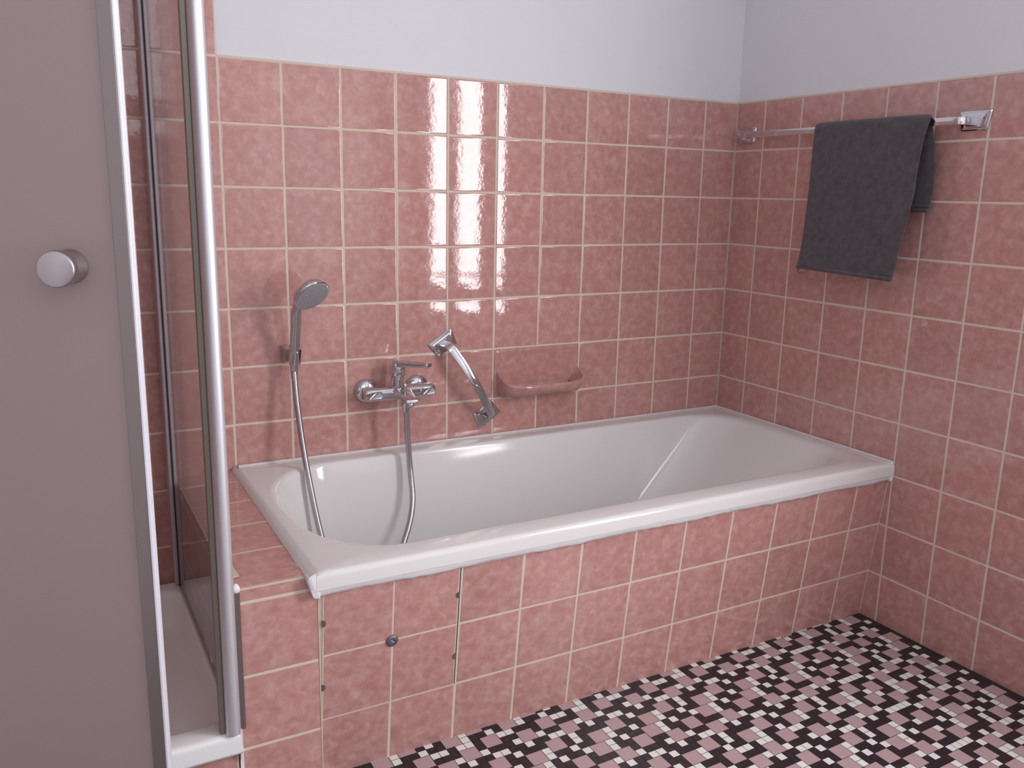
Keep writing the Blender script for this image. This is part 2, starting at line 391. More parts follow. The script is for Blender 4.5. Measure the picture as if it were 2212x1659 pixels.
# wide mortar joint where the leaning apron meets the upright block
mb = MB(); mb.add([(XL0-.002,-.7245,0), (XL0+.009,apron_y(0)-.0005,0), (XL0+.009,apron_y(.437)-.0006,.437), (XL0-.002,-.7252,.437), (XL0-.002,-.70,0), (XL0+.009,-.66,0), (XL0+.009,-.70,.437), (XL0-.002,-.70,.437)],
       [(0,1,2,3), (4,7,6,5), (0,4,5,1), (3,2,6,7), (1,5,6,2), (0,3,7,4)])
mb.build('mortar_joint', 'cream_grout', sur)
mb = MB(); mb.box((XL1+.004, -.7265, .335), (.012, .008, .285)); mb.build('edge_trim', 'edge_aluminium', sur, bevel=.002)
mb = MB(); mb.lathe([(.002,0),(.007,.003),(.008,.010),(.004,.017),(.001,.019)], (XL1+.004,-.726,.474), (0,0,1), 12); mb.build('sealant_dab', 'white_silicone', sur, smooth=60)

# removable access panel with four tiles
ap = thing('access_panel', 'removable panel of four pink tiles with round screw knob, left end of tub apron', 'access panel', (-1.5077, -.71, .145))
def apt(x, z, out=0): return Vector((x, apron_y(z), z)) + Nn*out
mb = MB(); mb.keep = True
tiles(mb, tuple(Vector((0, apron_y(0), 0)) + Nn*.0016), (-1,0,0), V, Nn, [1.3575, 1.5065, 1.6555], [Rz(9)*sl+.001, Rz(8)*sl, .437*sl], gap=.0016)
mb.build('panel_tiling', TM, ap, smooth=60)
mb = MB(); o = [apt(-x, z, -.001) for x, z in ((1.356, Rz(9)), (1.657, Rz(9)), (1.657, .438), (1.356, .438))]
mb.add(o + [q - Nn*.002 for q in o], [(0,1,2,3), (4,7,6,5), (0,4,5,1), (1,5,6,2), (2,6,7,3), (3,7,4,0)]); mb.build('panel_frame', 'dark_gap', ap)
mb = MB(); mb.lathe([(.0135,0),(.0135,.002),(.0115,.0042),(.0068,.0050),(.0065,.0036),(.0050,.0034),(.0001,.0034)], apt(-1.5077,.2958,.0012), Nn, 28, True, False)
kb = mb.build('knob', 'dark_metal', ap, smooth=50); MATS['dark_metal']
mb = MB(); mb.box(apt(-1.5077,.2958,.0048), (.0095,.0012,.0018), Matrix.Rotation(.75, 3, 'Y')); mb.build('screw_slot', 'satin_aluminium', kb)
for x, z, s_ in ((-1.6548,.3722,1), (-1.6548,.2232,1), (-1.3592,.3700,-1), (-1.3592,.2180,-1)):
    mb = MB(); prof = [(0,-.0075)] + [(.0085*math.cos(a), .0075*math.sin(a)) for a in [math.radians(-60+120*k/6) for k in range(7)]] + [(0,.0075)]
    c0 = apt(x-s_*.003, z, .0013)
    f = [c0 + Vector((1,0,0))*(s_*a) + V*b_ for a, b_ in prof]; bk = [q + Nn*.0022 for q in f]
    mb.rings([f, bk], True, True, True); mb.build('clip', 'dark_metal', ap, smooth=40)

# ------------------------------------------------------------------ bathtub
tub = thing('bathtub', 'white enamel built-in bathtub with sloped backrest, long side against back wall', 'bathtub', (-.84, -.37, .08))
def super_outline(xl, xr, yf, yb, Rl, Rr, n=14):
    out = []
    Rl = min(Rl, (yb-yf)/2-.001); Rr = min(Rr, (yb-yf)/2-.001)
    def arc(cx, cy, rx, ry, a0):
        for k in range(n+1):
            a = math.radians(a0+90*k/n); ca, sa = math.cos(a), math.sin(a); e = .88 if a0 in (90, 180) else 1.0
            out.append((cx+rx*math.copysign(abs(ca)**e, ca), cy+ry*math.copysign(abs(sa)**e, sa)))
    arc(xr-Rr, yb-Rr, Rr, Rr, 0); arc(xl+Rl*.72, yb-Rl, Rl*.72, Rl, 90); arc(xl+Rl*.72, yf+Rl, Rl*.72, Rl, 180); arc(xr-Rr, yf+Rr, Rr, Rr, 270)
    return out
def ray_hit(poly, cx, cy, a):
    dx, dy = math.cos(a), math.sin(a); best = None
    for k in range(len(poly)):
        x1, y1 = poly[k]; x2, y2 = poly[(k+1) % len(poly)]; ex, ey = x2-x1, y2-y1
        dn = dx*ey - dy*ex
        if abs(dn) < 1e-12: continue
        t = ((x1-cx)*ey - (y1-cy)*ex)/dn; u = ((x1-cx)*dy - (y1-cy)*dx)/dn
        if t > 0 and -1e-6 <= u <= 1+1e-6 and (best is None or t < best): best = t
    return (cx+dx*best, cy+dy*best)
TCX, TCY = -.84, -.37
def tub_mesh(mb, X0, X1, Y0, Y1, ztop, outline0, levels, nx=90, ny=46, edge=.012, skirt=.036, cx=TCX, cy=TCY, mi=0):
    # angles of evenly spaced points on the outer rectangle
    pts = [(X0+(X1-X0)*k/nx, Y0) for k in range(nx)] + [(X1, Y0+(Y1-Y0)*k/ny) for k in range(ny)] + [(X1+(X0-X1)*k/nx, Y1) for k in range(nx)] + [(X0, Y1+(Y0-Y1)*k/ny) for k in range(ny)]
    def shrink(poly_pt, d):
        x, y = poly_pt; return (min(max(x, X0+d), X1-d), min(max(y, Y0+d), Y1-d))
    ang = [math.atan2(y-cy, x-cx) for x, y in pts]
    rs = [[(x, y, ztop-skirt) for x, y in pts], [(x, y, ztop-edge) for x, y in pts]]
    for k in range(1, 5):
        a = math.radians(90*k/4); rs.append([(*shrink(q, edge*(1-math.cos(a))), ztop-edge+edge*math.sin(a)) for q in pts])
    for poly, z in [outline0] + levels: rs.append([(*ray_hit(poly, cx, cy, a), z) for a in ang])
    mb.rings(rs, True, False, True, mi)
top = dict(xl=-1.634, xr=-.048, yf=-.664, yb=-.072, Rl=.29, Rr=.15)
bot = dict(xl=-1.50, xr=-.50, yf=-.575, yb=-.150, Rl=.15, Rr=.13)
def lerp(f, g=None):
    g = f if g is None else g
    d = {k: top[k]+(bot[k]-top[k])*(g if k in ('xr',) else f) for k in top}; return d
levels = []
ZT = .4895
top['xr'] = -.064
o0 = super_outline(top['xl']-.018, top['xr']+.034, top['yf']-.020, top['yb']+.012, .30, .15)
lv = []
for k in range(1, 6):                                  # rolled inner edge
    a = math.radians(80*k/5); d = .020*(1-k/5)**1.0
    lv.append((super_outline(top['xl']-.018+.018*math.sin(a), top['xr']+.034-.034*math.sin(a*.95), top['yf']-.020+.020*math.sin(a), top['yb']+.012-.012*math.sin(a), .295, .15), ZT-.014*(1-math.cos(a))))
z_a = lv[-1][1]
for k in range(1, 11):
    f = k/10*.88; d = lerp(f); d['xl'] -= .0; lv.append((super_outline(**d), z_a + (.095-z_a)*(k/10)*.93))
for k in range(1, 6):
    a = math.radians(90*k/5); f = .88+.12*math.sin(a); d = lerp(f); s_ = .05*(1-math.cos(a))
    lv.append((super_outline(d['xl']+s_, d['xr']-s_, d['yf']+s_, d['yb']-s_, d['Rl'], d['Rr']), z_a + (.095-z_a)*(.93+.07*math.sin(a))))
mb = MB(); tub_mesh(mb, -1.672, -.0025, -.7445, -.0025, ZT, (o0, ZT), lv)
mb.build('tub_shell', 'bath_enamel', tub, smooth=50)
def bead(name, path, r, m, parent, flat=.6):
    mb = MB(); mb.sweep(path, [(a, b_*flat) for a, b_ in circ(r, 10)]); return mb.build(name, m, parent, smooth=70)
def wob(p, q, n, amp):
    p, q = Vector(p), Vector(q)
    return [p.lerp(q, k/n) + Vector((0,0,random.uniform(-amp, amp))) for k in range(n+1)]
# white sealant band between rim and apron, irregular lower edge
mb = MB(); n = 90
rs = []
for k in range(n+1):
    x = -1.6735 + (1.6705)*k/n; lo = .4365 + random.uniform(-.0012,.0012) + .0015*math.sin(k*.35)
    rs.append([(x, -.700, .4545), (x, -.7400, .4545), (x, -.7430+random.uniform(-.0005,.0005), .4515), (x, -.7405+random.uniform(-.0005,.0005), lo+.0065), (x, -.7365, lo+.0012), (x, apron_y(lo)-.0004, lo), (x, apron_y(lo)+.01, lo)])
mb.rings(rs, True, True, True); mb.build('silicone_seal', 'white_silicone', tub, smooth=50)
mb = MB(); rs = []
for k in range(60):
    y = -.002 - .740*k/59; w_ = .011+.006*k/59+random.uniform(-.0008,.0008)
    rs.append([(-1.670, y, ZT-.003), (-1.671, y, ZT+.0008), (-1.671-w_*.45, y, ZT-.001), (-1.671-w_, y, ZLED+.002), (-1.671-w_*.5, y, ZLED-.002)])
mb.rings(rs, True, True, True); mb.build('silicone_seal', 'grey_silicone', tub, smooth=60)
mb = MB(); pf = [(-1.6715,.4865),(-1.6800,.4860),(-1.6865,.4835),(-1.6885,.4770),(-1.6840,.4600),(-1.6785,.4420),(-1.6740,.4375),(-1.6650,.4365),(-1.6640,.4450),(-1.6715,.4560)]
mb.rings([[(x, yy, z) for x, z in pf] for yy in (-.7215,-.7425)] + [[(x+(-1.677-x)*.12, -.7442, z+(.462-z)*.06) for x, z in pf]], True, True, True); mb.build('corner_seal', 'white_silicone', tub, smooth=60)
bead('wall_seal', [(-1.665+.166*k, -.0055+random.uniform(-.0004,.0004), ZT+.0005) for k in range(11)], .0052, 'grey_silicone', tub, .9)
bead('wall_seal', [(-.0055, -.003-.074*k, ZT+.0005) for k in range(11)], .0052, 'grey_silicone', tub, .9)
mb = MB(); mb.box((-.006, -.737, .463), (.014, .012, .058)); mb.build('corner_seal', 'white_silicone', tub, bevel=.005, seg=3)

# ------------------------------------------------------------------ shower corner
tray = thing('shower_tray', 'white acrylic shower tray in the left corner beside tiled ledge', 'shower tray', (-2.25, -.37, .05))
TX0, TX1, TY0, TY1, TZ = ROOM_X+.002, -1.8265, -.752, -.0025, .2
def box_outline(x0, x1, y0, y1, r): return super_outline(x0, x1, y0, y1, r, r, 8)
tcx, tcy = (TX0+TX1)/2, (TY0+TY1)/2
lv = []
for i_, z in ((.045,TZ),(.052,TZ-.004),(.060,TZ-.016),(.075,TZ-.05),(.095,TZ-.066),(.12,TZ-.078),(.17,TZ-.083)):
    lv.append((box_outline(TX0+i_, TX1-i_*.22, TY0+i_*1.1, TY1-i_, .045), z))
mb = MB(); tub_mesh(mb, TX0, TX1, TY0, TY1, TZ, lv[0], lv[1:], 50, 40, .012, .040, tcx, tcy)
mb.build('tray_shell', 'tray_acrylic', tray, smooth=50)
mb = MB(); rs = []
for k in range(50):
    x = TX0 + (TX1+.004-TX0)*k/49; lo = .146+random.uniform(-.0008,.0008)
    rs.append([(x,-.71,.161), (x,-.7515,.161), (x,-.7505,.156), (x,-.733,lo), (x,-.71,lo)])
mb.rings(rs, True, True, True); mb.build('silicone_seal', 'white_silicone', tray, smooth=50)
mb = MB(); rs = []
for k in range(12):
    z = .196-.196*k/11; rs.append([(-1.8265,-.72,z), (-1.8265,-.7305-.010*(k<4),z), (-1.8195,-.7275,z), (-1.8195,-.72,z)])
mb.rings(rs, True, True, True); mb.build('corner_seal', 'white_silicone', tray, smooth=60)
mb = MB(); mb.keep = True
tiles(mb, (-1.829,-.7285,0), (-1,0,0), (0,0,1), (0,-1,0), [0]+[.148+T*i for i in range(6)]+[-ROOM_X-1.829], [0, .1475])
tag(mb.build('tray_plinth', TM, smooth=60), 'low pink tiled plinth under the front edge of shower tray', 'plinth')

gp = thing('shower_side_panel', 'fixed clear glass shower side panel with rounded silver post, standing at the tiled ledge', 'shower panel', (-1.838, -.40, .2))
GX = -1.829
mb = MB(); mb.box((GX, -.375, 1.11), (.006, .675, 1.816)); mb.build('glass_pane', 'clear_glass', gp)
PC = (-1.8395, -.7445)
mb = MB(); mb.sweep([(PC[0], PC[1], .2005), (PC[0], PC[1], 2.05)], circ(.0136, 36)); mb.build('post', 'post_aluminium', gp, smooth=50)
mb = MB(); mb.box((GX-.002, -.722, 1.125), (.014, .030, 1.848)); mb.build('inner_profile', 'satin_aluminium', gp, bevel=.001)
mb = MB(); mb.box((-1.8580, -.7370, 1.125), (.0105, .012, 1.844)); mb.box((-1.8535, -.7330, 1.125), (.014, .004, 1.844)); mb.build('gasket', 'clear_gasket', gp, bevel=.002)
mb = MB(); mb.box((GX-.0042, -.020, 1.12), (.0195, .038, 1.84)); mb.build('wall_profile', 'anodised_grey', gp, bevel=.0045, seg=3)
mb = MB(); mb.box((GX-.0035, -.0405, 1.12), (.003, .003, 1.838)); mb.build('profile_seam', 'dark_gap', gp)
mb = MB(); mb.sweep([(-1.8412,-.0022,.2),( -1.8412,-.0022,2.04)], circ(.0016, 8)); mb.build('silicone_seal', 'white_silicone', gp, smooth=60)

# open door: hinged at the tray's far left corner, free edge towards the camera
Hg = Vector((-2.74, -.76, 0)); F = Vector((-1.991, -1.10, 0)); t_ = (Hg-F).normalized(); n_ = Vector((t_.y, -t_.x, 0)); n_ = n_ if n_.y < 0 else -n_
door = thing('shower_door', 'open satin glass shower door with silver edge profile and round knob, far left', 'shower door', (Hg.x, Hg.y, .22))
L_ = (Hg-F).length; rot = Matrix((t_, n_, Vector((0,0,1)))).transposed()
def dbox(mb, s0, s1, o0, o1, z0, z1):
    c = F + t_*((s0+s1)/2) + n_*((o0+o1)/2) + Vector((0,0,(z0+z1)/2)); mb.box(c, (s1-s0, o1-o0, z1-z0), rot)
mb = MB(); dbox(mb, .0200, L_-.012, -.0072, -.0006, .225, 2.04); mb.build('glass_pane', 'satin_glass', door)
mb = MB(); dbox(mb, .0030, .0205, -.0165, .0, .222, 2.045); mb.build('edge_profile', 'edge_aluminium', door, bevel=.0008)
mb = MB(); dbox(mb, -.0005, .0030, -.0165, -.0005, .222, 2.045); dbox(mb, -.0020, .0, -.0120, -.006, .222, 2.045); mb.build('magnetic_strip', 'bright_aluminium', door, bevel=.0012, seg=2)
mb = MB(); dbox(mb, L_-.02, L_+.005, -.013, .003, .222, 2.045); mb.build('hinge_profile', 'satin_aluminium', door, bevel=.002)
kc = F + t_*.0739 + Vector((0,0,1.1107)) - n_*.002
mb = MB(); mb.lathe([(.0200,0),(.0212,.001),(.0212,.004),(.0206,.005),(.0206,.0300),(.0202,.0308),(.0202,.0325),(.0218,.0332),(.0222,.035),(.0222,.0440),(.0213,.0465),(.0205,.0470),(.0001,.0470)], kc, n_, 48, True, False)
mb.lathe([(.0190,0),(.0205,.003),(.0205,.030),(.0190,.033),(.0001,.033)], kc - n_*.006, -n_, 40, True, False)
mb.build('knob', 'knob_aluminium', door, smooth=40)

mb = MB(); c0 = [Vector((-1.8040,-.6080,.4815)), Vector((-1.8020,-.6760,.4830)), Vector((-1.8165,-.6750,.4815)), Vector((-1.8185,-.6100,.4812))]
mb.add(c0 + [q+Vector((0,0,.0022)) for q in c0], [(0,1,2,3), (4,7,6,5), (0,4,5,1), (1,5,6,2), (2,6,7,3), (3,7,4,0)])
tag(mb.build('card_scrap', 'cream_card'), 'small cream scrap of card sticking out beside the shower post on ledge', 'scrap')

# ------------------------------------------------------------------ chrome fittings
def trapezoid_plate(mb, cen, ax_long, ax_out, n, wl_, ws, h, th):
    # long edge on the +ax_out side; domed bevelled face
    cen, a, o_, n = Vector(cen), Vector(ax_long), Vector(ax_out), Vector(n)
    def ring(k, dep, r=.005):
        pts = [(wl_/2-k, h/2-k), (-wl_/2+k, h/2-k), (-ws/2+k, -h/2+k), (ws/2-k, -h/2+k)]; out = []
        for i in range(4):
            p = Vector(pts[i]); pv = Vector(pts[i-1]); nx_ = Vector(pts[(i+1) % 4])
            d1 = (pv-p).normalized(); d2 = (nx_-p).normalized()
            for t in (0, .25, .5, .75, 1):
                q = (p+d1*r)*(1-t)**2 + p*2*t*(1-t) + (p+d2*r)*t*t
                out.append(cen + a*q.x + o_*q.y + n*dep)
        return out
    mb.rings([ring(0,0), ring(0,th*.3), ring(.003,th*.62), ring(.006,th*.66), ring(.007,th*.92), ring(.0095,th), ring(.014,th*1.04)], True, True, True)
def screw(p, n, parent):
    mb = MB(); mb.lathe([(.0032,-.001),(.0032,.0006),(.0020,.0013),(.0001,.0013)], p, n, 12, True, False); mb.build('screw', 'dark_metal', parent, smooth=40)

# towel rail on the right wall
rail = thing('towel_rail', 'chrome square towel rail on right wall, grey towel hanging over it', 'towel rail', (0, -.4533, 1.412))
for yc in (-.0535, -.8533):
    mb = MB(); trapezoid_plate(mb, (-.0004, yc, 1.4155), (0,1,0), (0,0,1), (-1,0,0), .088, .071, .050, .009)
    mb.box((-.011, yc, 1.413), (.008, .031, .029))
    pl = mb.build('mounting_plate', 'chrome', rail, smooth=25)
    for dy in (-.028, .028): screw((-.0095, yc+dy, 1.4195), (-1,0,0), pl)
path = [(-.012,-.0535,1.4125), (-.036,-.0535,1.4125)]
path += [(-.036-.018*math.sin(a), -.0535-.018*(1-math.cos(a)), 1.4125) for a in [math.radians(90*k/6) for k in range(1, 7)]]
path += [(-.055,-.12,1.4125), (-.056,-.25,1.4125), (-.0565,-.4533,1.4125), (-.056,-.66,1.4125), (-.055,-.79,1.4125)]
path += [(-.036-.018*math.sin(a), -.8533+.018*(1-math.cos(a)), 1.4125) for a in [math.radians(90-90*k/6) for k in range(0, 7)]] + [(-.012,-.8533,1.4125)]
mb = MB(); mb.sweep(path, rrect(.0065, .0195, .0015, 2)); mb.build('bar', 'chrome', rail, smooth=35)

# grab bar on the back wall
gb = thing('grab_bar', 'slanted chrome grab bar on the back wall, between mixer and soap dish', 'grab bar', (-.9975, 0, .67))
P1, P2 = Vector((-1.068, 0, .782)), Vector((-.927, 0, .5585)); d_ = (P2-P1).normalized(); a_ = Vector((-d_.z, 0, d_.x))
for P_, s_ in ((P1, -1), (P2, 1)):
    mb = MB(); trapezoid_plate(mb, tuple(P_ + Vector((0,-.0004,0)) + d_*(.002*s_)), a_, d_*s_, (0,-1,0), .088, .070, .051, .009)
    rm = Matrix((a_, Vector((0,1,0)), d_)).transposed(); mb.box(P_+Vector((0,-.011,0)), (.030,.008,.026), rm)
    pl = mb.build('mounting_plate', 'chrome', gb, smooth=25)
    for q in (-.028, .028): screw(P_ + a_*q + d_*(.004*s_) + Vector((0,-.0095,0)), (0,-1,0), pl)
Lg = (P2-P1).length; path = [P1+Vector((0,-.012,0)), P1+Vector((0,-.034,0))]
path += [P1 + d_*(.016*(1-math.cos(a))) + Vector((0,-.034-.016*math.sin(a),0)) for a in [math.radians(80*k/5) for k in range(1, 6)]]
for k in range(1, 12):
    q = .016+(Lg-.032)*k/12; path.append(P1 + d_*q + Vector((0,-.050-.024*math.sin(PI*k/12)**.9,0)))
path += [P2 - d_*(.016*(1-math.cos(a))) + Vector((0,-.034-.016*math.sin(a),0)) for a in [math.radians(80-80*k/5) for k in range(0, 5)]]
path += [P2+Vector((0,-.034,0)), P2+Vector((0,-.012,0))]
mb = MB(); rs = []
for i, q in enumerate(path):
    t = (path[min(i+1, len(path)-1)] - path[max(i-1, 0)]).normalized(); u = a_; v = t.cross(u).normalized()
    rs.append([q + u*x + v*y for x, y in rrect(.0245, .0068, .0015, 2)])
mb.rings(rs, True, True, True); mb.build('bar', 'chrome', gb, smooth=35)

# bath mixer
mx = thing('bath_mixer', 'chrome single-lever bath mixer tap with two round wall escutcheons', 'tap', (-1.2305, 0, .6635))
for x in (-1.3065, -1.1535):
    mb = MB(); mb.lathe([(.0350,.0005),(.0350,.002),(.0345,.005),(.0325,.010),(.0285,.015),(.022,.0185),(.0165,.020),(.0165,.021)], (x,0,.6635), (0,-1,0), 40)
    mb.build('escutcheon', 'chrome', mx, smooth=50)
    mb = MB(); mb.lathe([(.0135,.018),(.0135,.024),(.0155,.025),(.0155,.034),(.014,.035),(.014,.048)], (x,0,.6640), (0,-1,0), 28); mb.build('wall_union', 'chrome', mx, smooth=40)
mb = MB(); rs = []
xs = [-1.3345, -1.3335, -1.330, -1.324, -1.312, -1.295, -1.270, -1.245, -1.2305, -1.216, -1.191, -1.166, -1.150, -1.138, -1.132, -1.1285, -1.1275]
for x in xs:
    e = min(x+1.3345, -1.1275-x); k = .72 + .28*min(1, (e/.012))**.5 if e < .012 else 1
    w_ = 1 - .12*math.cos((x+1.2305)/.104*PI/2)**2*0
    rs.append([(x, -.062+a*k, .6655+b_*k) for a, b_ in rrect(.040, .038, .0135, 5)])
mb.rings(rs, True, True, True); mb.build('body', 'chrome', mx, smooth=60)
for sx in (-1, 1):          # chamfered oval facets at both ends of the body
    mb = MB(); xc = -1.2305+sx*.078
    mb.rings([[(xc+a*k, -.062-.0205-dy, .6655+b_*k) for a, b_ in rrect(.046, .0205, .0098, 7)] for k, dy in ((1,-.003),(1,.0004),(.93,.0014),(.86,.0002))], True, True, True)
    mb.build('body_facet', 'chrome', mx, smooth=50)
mb = MB(); mb.lathe([(.0175,.012),(.0175,.0475),(.0168,.0482),(.0168,.0496)], (-1.2335,-.058,.6635), (0,0,1), 36); mb.build('cartridge_housing', 'chrome', mx, smooth=40)
lv_ = MB(); lv_.lathe([(.0205,.050),(.0212,.0515),(.0212,.084),(.0195,.0885),(.0165,.0900)], (-1.2335,-.058,.6635), (0,0,1), 36)
ld = Vector((.50,-.866,.06)).normalized(); sd = Vector((.866,.50,0)); up = sd.cross(ld).normalized()
if up.z < 0: up = -up
base = Vector((-1.2335,-.058,.7455)); rs = []
for s_, w_, h_ in ((-.010,.030,.0135), (.0,.036,.0140), (.012,.037,.0140), (.03,.032,.0130), (.055,.027,.0120), (.085,.0245,.0115), (.100,.024,.0110), (.108,.0225,.0100), (.110,.019,.0070)):
    rs.append([base + ld*s_ + up*(b_*1.3+.0015) + sd*a for a, b_ in rrect(w_, h_, min(.0042, h_*.42), 3)])
lv_.rings(rs, True, True, True); lv_.build('lever', 'chrome', mx, smooth=40)
mb = MB(); rs = []
for y, w_, h_, z in ((-.060,.060,.030,.6655), (-.078,.058,.030,.6655), (-.088,.052,.026,.6660), (-.102,.045,.021,.6655), (-.120,.040,.0175,.6635), (-.138,.037,.0150,.6610), (-.150,.036,.0135,.6590), (-.156,.035,.0115,.6580), (-.158,.032,.008,.6575)):
    rs.append([(-1.2305+a, y, z+b_) for a, b_ in rrect(w_, h_, h_*.38, 4)])
mb.rings(rs, True, True, True); mb.build('spout', 'chrome', mx, smooth=50)
mb = MB(); mb.lathe([(.0105,0),(.0110,.002),(.0110,.010),(.0095,.012)], (-1.2305,-.142,.6420), (0,0,1), 24); mb.build('aerator', 'chrome', mx, smooth=40)
mb = MB(); mb.lathe([(.0045,0),(.0045,.016),(.0056,.017),(.0056,.023),(.0045,.0245)], (-1.2305,-.104,.6740), (0,0,1), 20); mb.build('diverter_knob', 'chrome', mx, smooth=40)

# hand shower, holder and hose
mb = MB()
mb.rings([[(-1.5285+a*k, y, .786+b_*k) for a, b_ in rrect(.026, .050, .005, 3)] for y, k in ((-.0004,1),(-.012,1),(-.020,.9),(-.026,.72),(-.034,.62))], True, True, True)
ho = mb.build('shower_holder', 'chrome', smooth=35); tag(ho, 'small chrome wall holder carrying the hand shower', 'shower holder')
hax = Vector((.01,-.32,.95)).normalized(); hc = Vector((-1.517,-.056,.785))
mb = MB(); rs = []
for s_ in (-.023, -.021, .018, .0195):
    u_ = hax.cross(Vector((1,0,0))).normalized(); w2 = u_.cross(hax)
    r_in, r_out = .0128, (.0150 if abs(s_) < .022 else .0145)
    arc = [math.radians(-150+300*k/20) for k in range(21)]
    # opening faces the room and the right
    ring = [hc + hax*s_ + (w2*math.cos(a+2.2) + u_*math.sin(a+2.2))*r_out*(1+.0*s_) for a in arc] + [hc + hax*s_ + (w2*math.cos(a+2.2) + u_*math.sin(a+2.2))*r_in for a in arc[::-1]]
    rs.append(ring)
mb.rings(rs, True, True, True); mb.build('clip', 'chrome', ho, smooth=40)
hs = thing('hand_shower', 'chrome hand shower with round grey nozzle face, hung on back wall left of mixer', 'hand shower', (-1.517, -.056, .77))
hn = Vector((.272,-.722,-.6363)).normalized(); hcen = Vector((-1.4922,-.135,.9541))
neck = Vector((-1.5208,-.100,.9149))
pth = spline([(-1.518,-.049,.764), (-1.518,-.058,.795), (-1.519,-.070,.835), (-1.5195,-.083,.875), (-1.5200,-.094,.908), tuple(neck.lerp(hcen,.45)-hn*.014)], 5)
rad = [.0115+.0020*min(1, k/8)-.0000*k for k in range(len(pth))]; rad[0] = .0095; rad[-1] = .011
mb = MB(); mb.sweep(pth, circ(1, 24), scale=[r for r in rad]); mb.build('handle', 'chrome', hs, smooth=50)
mb = MB(); mb.lathe([(.004,-.030),(.018,-.0285),(.030,-.024),(.040,-.017),(.0455,-.009),(.0485,-.002),(.0488,.002),(.0480,.0048),(.0455,.0060),(.0440,.0055)], hcen, hn, 48); mb.build('head', 'chrome', hs, smooth=60)
mb = MB(); mb.lathe([(.0440,.0040),(.0435,.0068),(.034,.0080),(.015,.0086),(.0001,.0088)], hcen, hn, 48, True, False)
npl = mb.build('nozzle_plate', 'shower_nozzle_plate', hs, smooth=60)
mb = MB(); u_ = hn.cross(Vector((0,0,1))).normalized(); w2 = u_.cross(hn)
for rr, cnt in ((.008,6), (.017,12), (.026,18), (.035,24)):
    for k in range(cnt):
        a = 2*PI*k/cnt + rr*50; q = hcen + (u_*math.cos(a)+w2*math.sin(a))*rr + hn*(.0070+.0018*(1-rr/.044))
        mb.lathe([(.0013,0),(.0011,.0014),(.0006,.0018)], q, hn, 6, False, True)
o = mb.build('nozzles', 'shower_nozzle_plate', npl, smooth=50)
hose = thing('shower_hose', 'silver flexible shower hose looping from mixer down into tub and up to hand shower', 'hose', (-1.35, -.15, .1))
pts = [(-1.2245,-.098,.632), (-1.2215,-.100,.546), (-1.219,-.112,.450), (-1.2225,-.137,.375), (-1.243,-.163,.315), (-1.285,-.200,.245), (-1.330,-.255,.165), (-1.370,-.300,.1045),
       (-1.410,-.325,.1045), (-1.435,-.300,.112), (-1.455,-.255,.165), (-1.475,-.205,.24), (-1.493,-.165,.325), (-1.506,-.122,.450), (-1.514,-.089,.560), (-1.5205,-.071,.665), (-1.5215,-.056,.745)]
pth = spline(pts, 10)
sc = [1+.035*(k % 2) for k in range(len(pth))]
mb = MB(); mb.sweep(pth, circ(.0080, 18), scale=None); mb.build('hose_tube', 'hose_metal', hose, smooth=60)
mb = MB(); mb.lathe([(.0095,-.018),(.0125,-.010),(.0125,.012),(.0105,.014)], (-1.2245,-.098,.6345), (0,0,1), 20); mb.build('hose_nut', 'chrome', hose, smooth=40)
mb = MB(); mb.lathe([(.0080,-.022),(.0105,.0),(.0112,.016),(.0112,.022)], (-1.5195,-.0515,.748), (0,-.15,1), 20); mb.build('hose_nut', 'chrome', hose, smooth=40)

# ------------------------------------------------------------------ ceramic soap dish, two tiles wide
mb = MB()
sx0, sx1, sz0, sz1 = -.9012, -.5988, .6045, .7538
def rr3(x0, x1, z0, z1, y, r=.008, n=3):
    return [((x0+x1)/2+a, y, (z0+z1)/2+b_) for a, b_ in rrect(x1-x0, z1-z0, r, n)]
rs = [rr3(sx0, sx1, sz0, sz1, .0012, .003), rr3(sx0, sx1, sz0, sz1, -.0006, .003), rr3(sx0+.002, sx1-.002, sz0+.002, sz1-.002, -.0028, .003), rr3(sx0+.010, sx1-.010, sz0+.010, sz1-.010, -.0048, .006), rr3(sx0+.015, sx1-.015, sz0+.014, sz1-.014, -.0035, .010), rr3(sx0+.030, sx1-.030, sz0+.03, sz1-.03, -.0025, .010)]
mb.rings(rs, True, True, True)
# projecting bowl: sections swept along the lip
NU = 40; cols = []
def plan(u):          # lip curve in plan: wall left -> front -> wall right ; returns x, y, z of the lip
    L0 = -.8935; R0 = -.6035; D = .079
    # superellipse from (L0,-.006) to (R0,-.006)
    a = PI*(1-u); cx_ = (L0+R0)/2; ax = (R0-L0)/2
    ca, sa = math.cos(a), math.sin(a); e = .42
    x = cx_ + ax*math.copysign(abs(ca)**e, ca); y = -.004 - D*abs(sa)**.66
    k = (-.004-y)/D
    return x, y, .6905 - .041*k**.55
for iu in range(NU+1):
    u = .5 - .5*math.cos(PI*iu/NU); x, y, z = plan(u); k = (-.004-y)/.079; cx_ = -.7485
    tox = (cx_-x); inx = math.copysign(min(abs(tox), 1), tox)
    def P(f, yy, zz): return (x + tox*f, yy, zz)
    th = .0085
    cols.append([P(.10, -.004, .607), P(.075, y*.35-.004, .6075), P(.045, y*.72-.003, .616), P(.012, y*.95-.001, .632), P(0, y-.001, z-.008), P(0.002, y-.0012, z-.002), P(.010, y+.0035*k, z+.0012), P(.022, y+.0085*k, z-.003),
                 P(.035, y+.013*k, z-.014*k-.003), P(.09, y*.72, .632+.03*(1-k)), P(.16, y*.45, .6265+.02*(1-k)), P(.22, -.010, .628), P(.24, -.0035, .640)])
mb.rings(cols, False)
sd_ = mb.build('soap_dish', 'pink_glazed_tile', smooth=60)
tag(sd_, 'pink glazed ceramic soap dish set into tiles above the bathtub', 'soap dish')

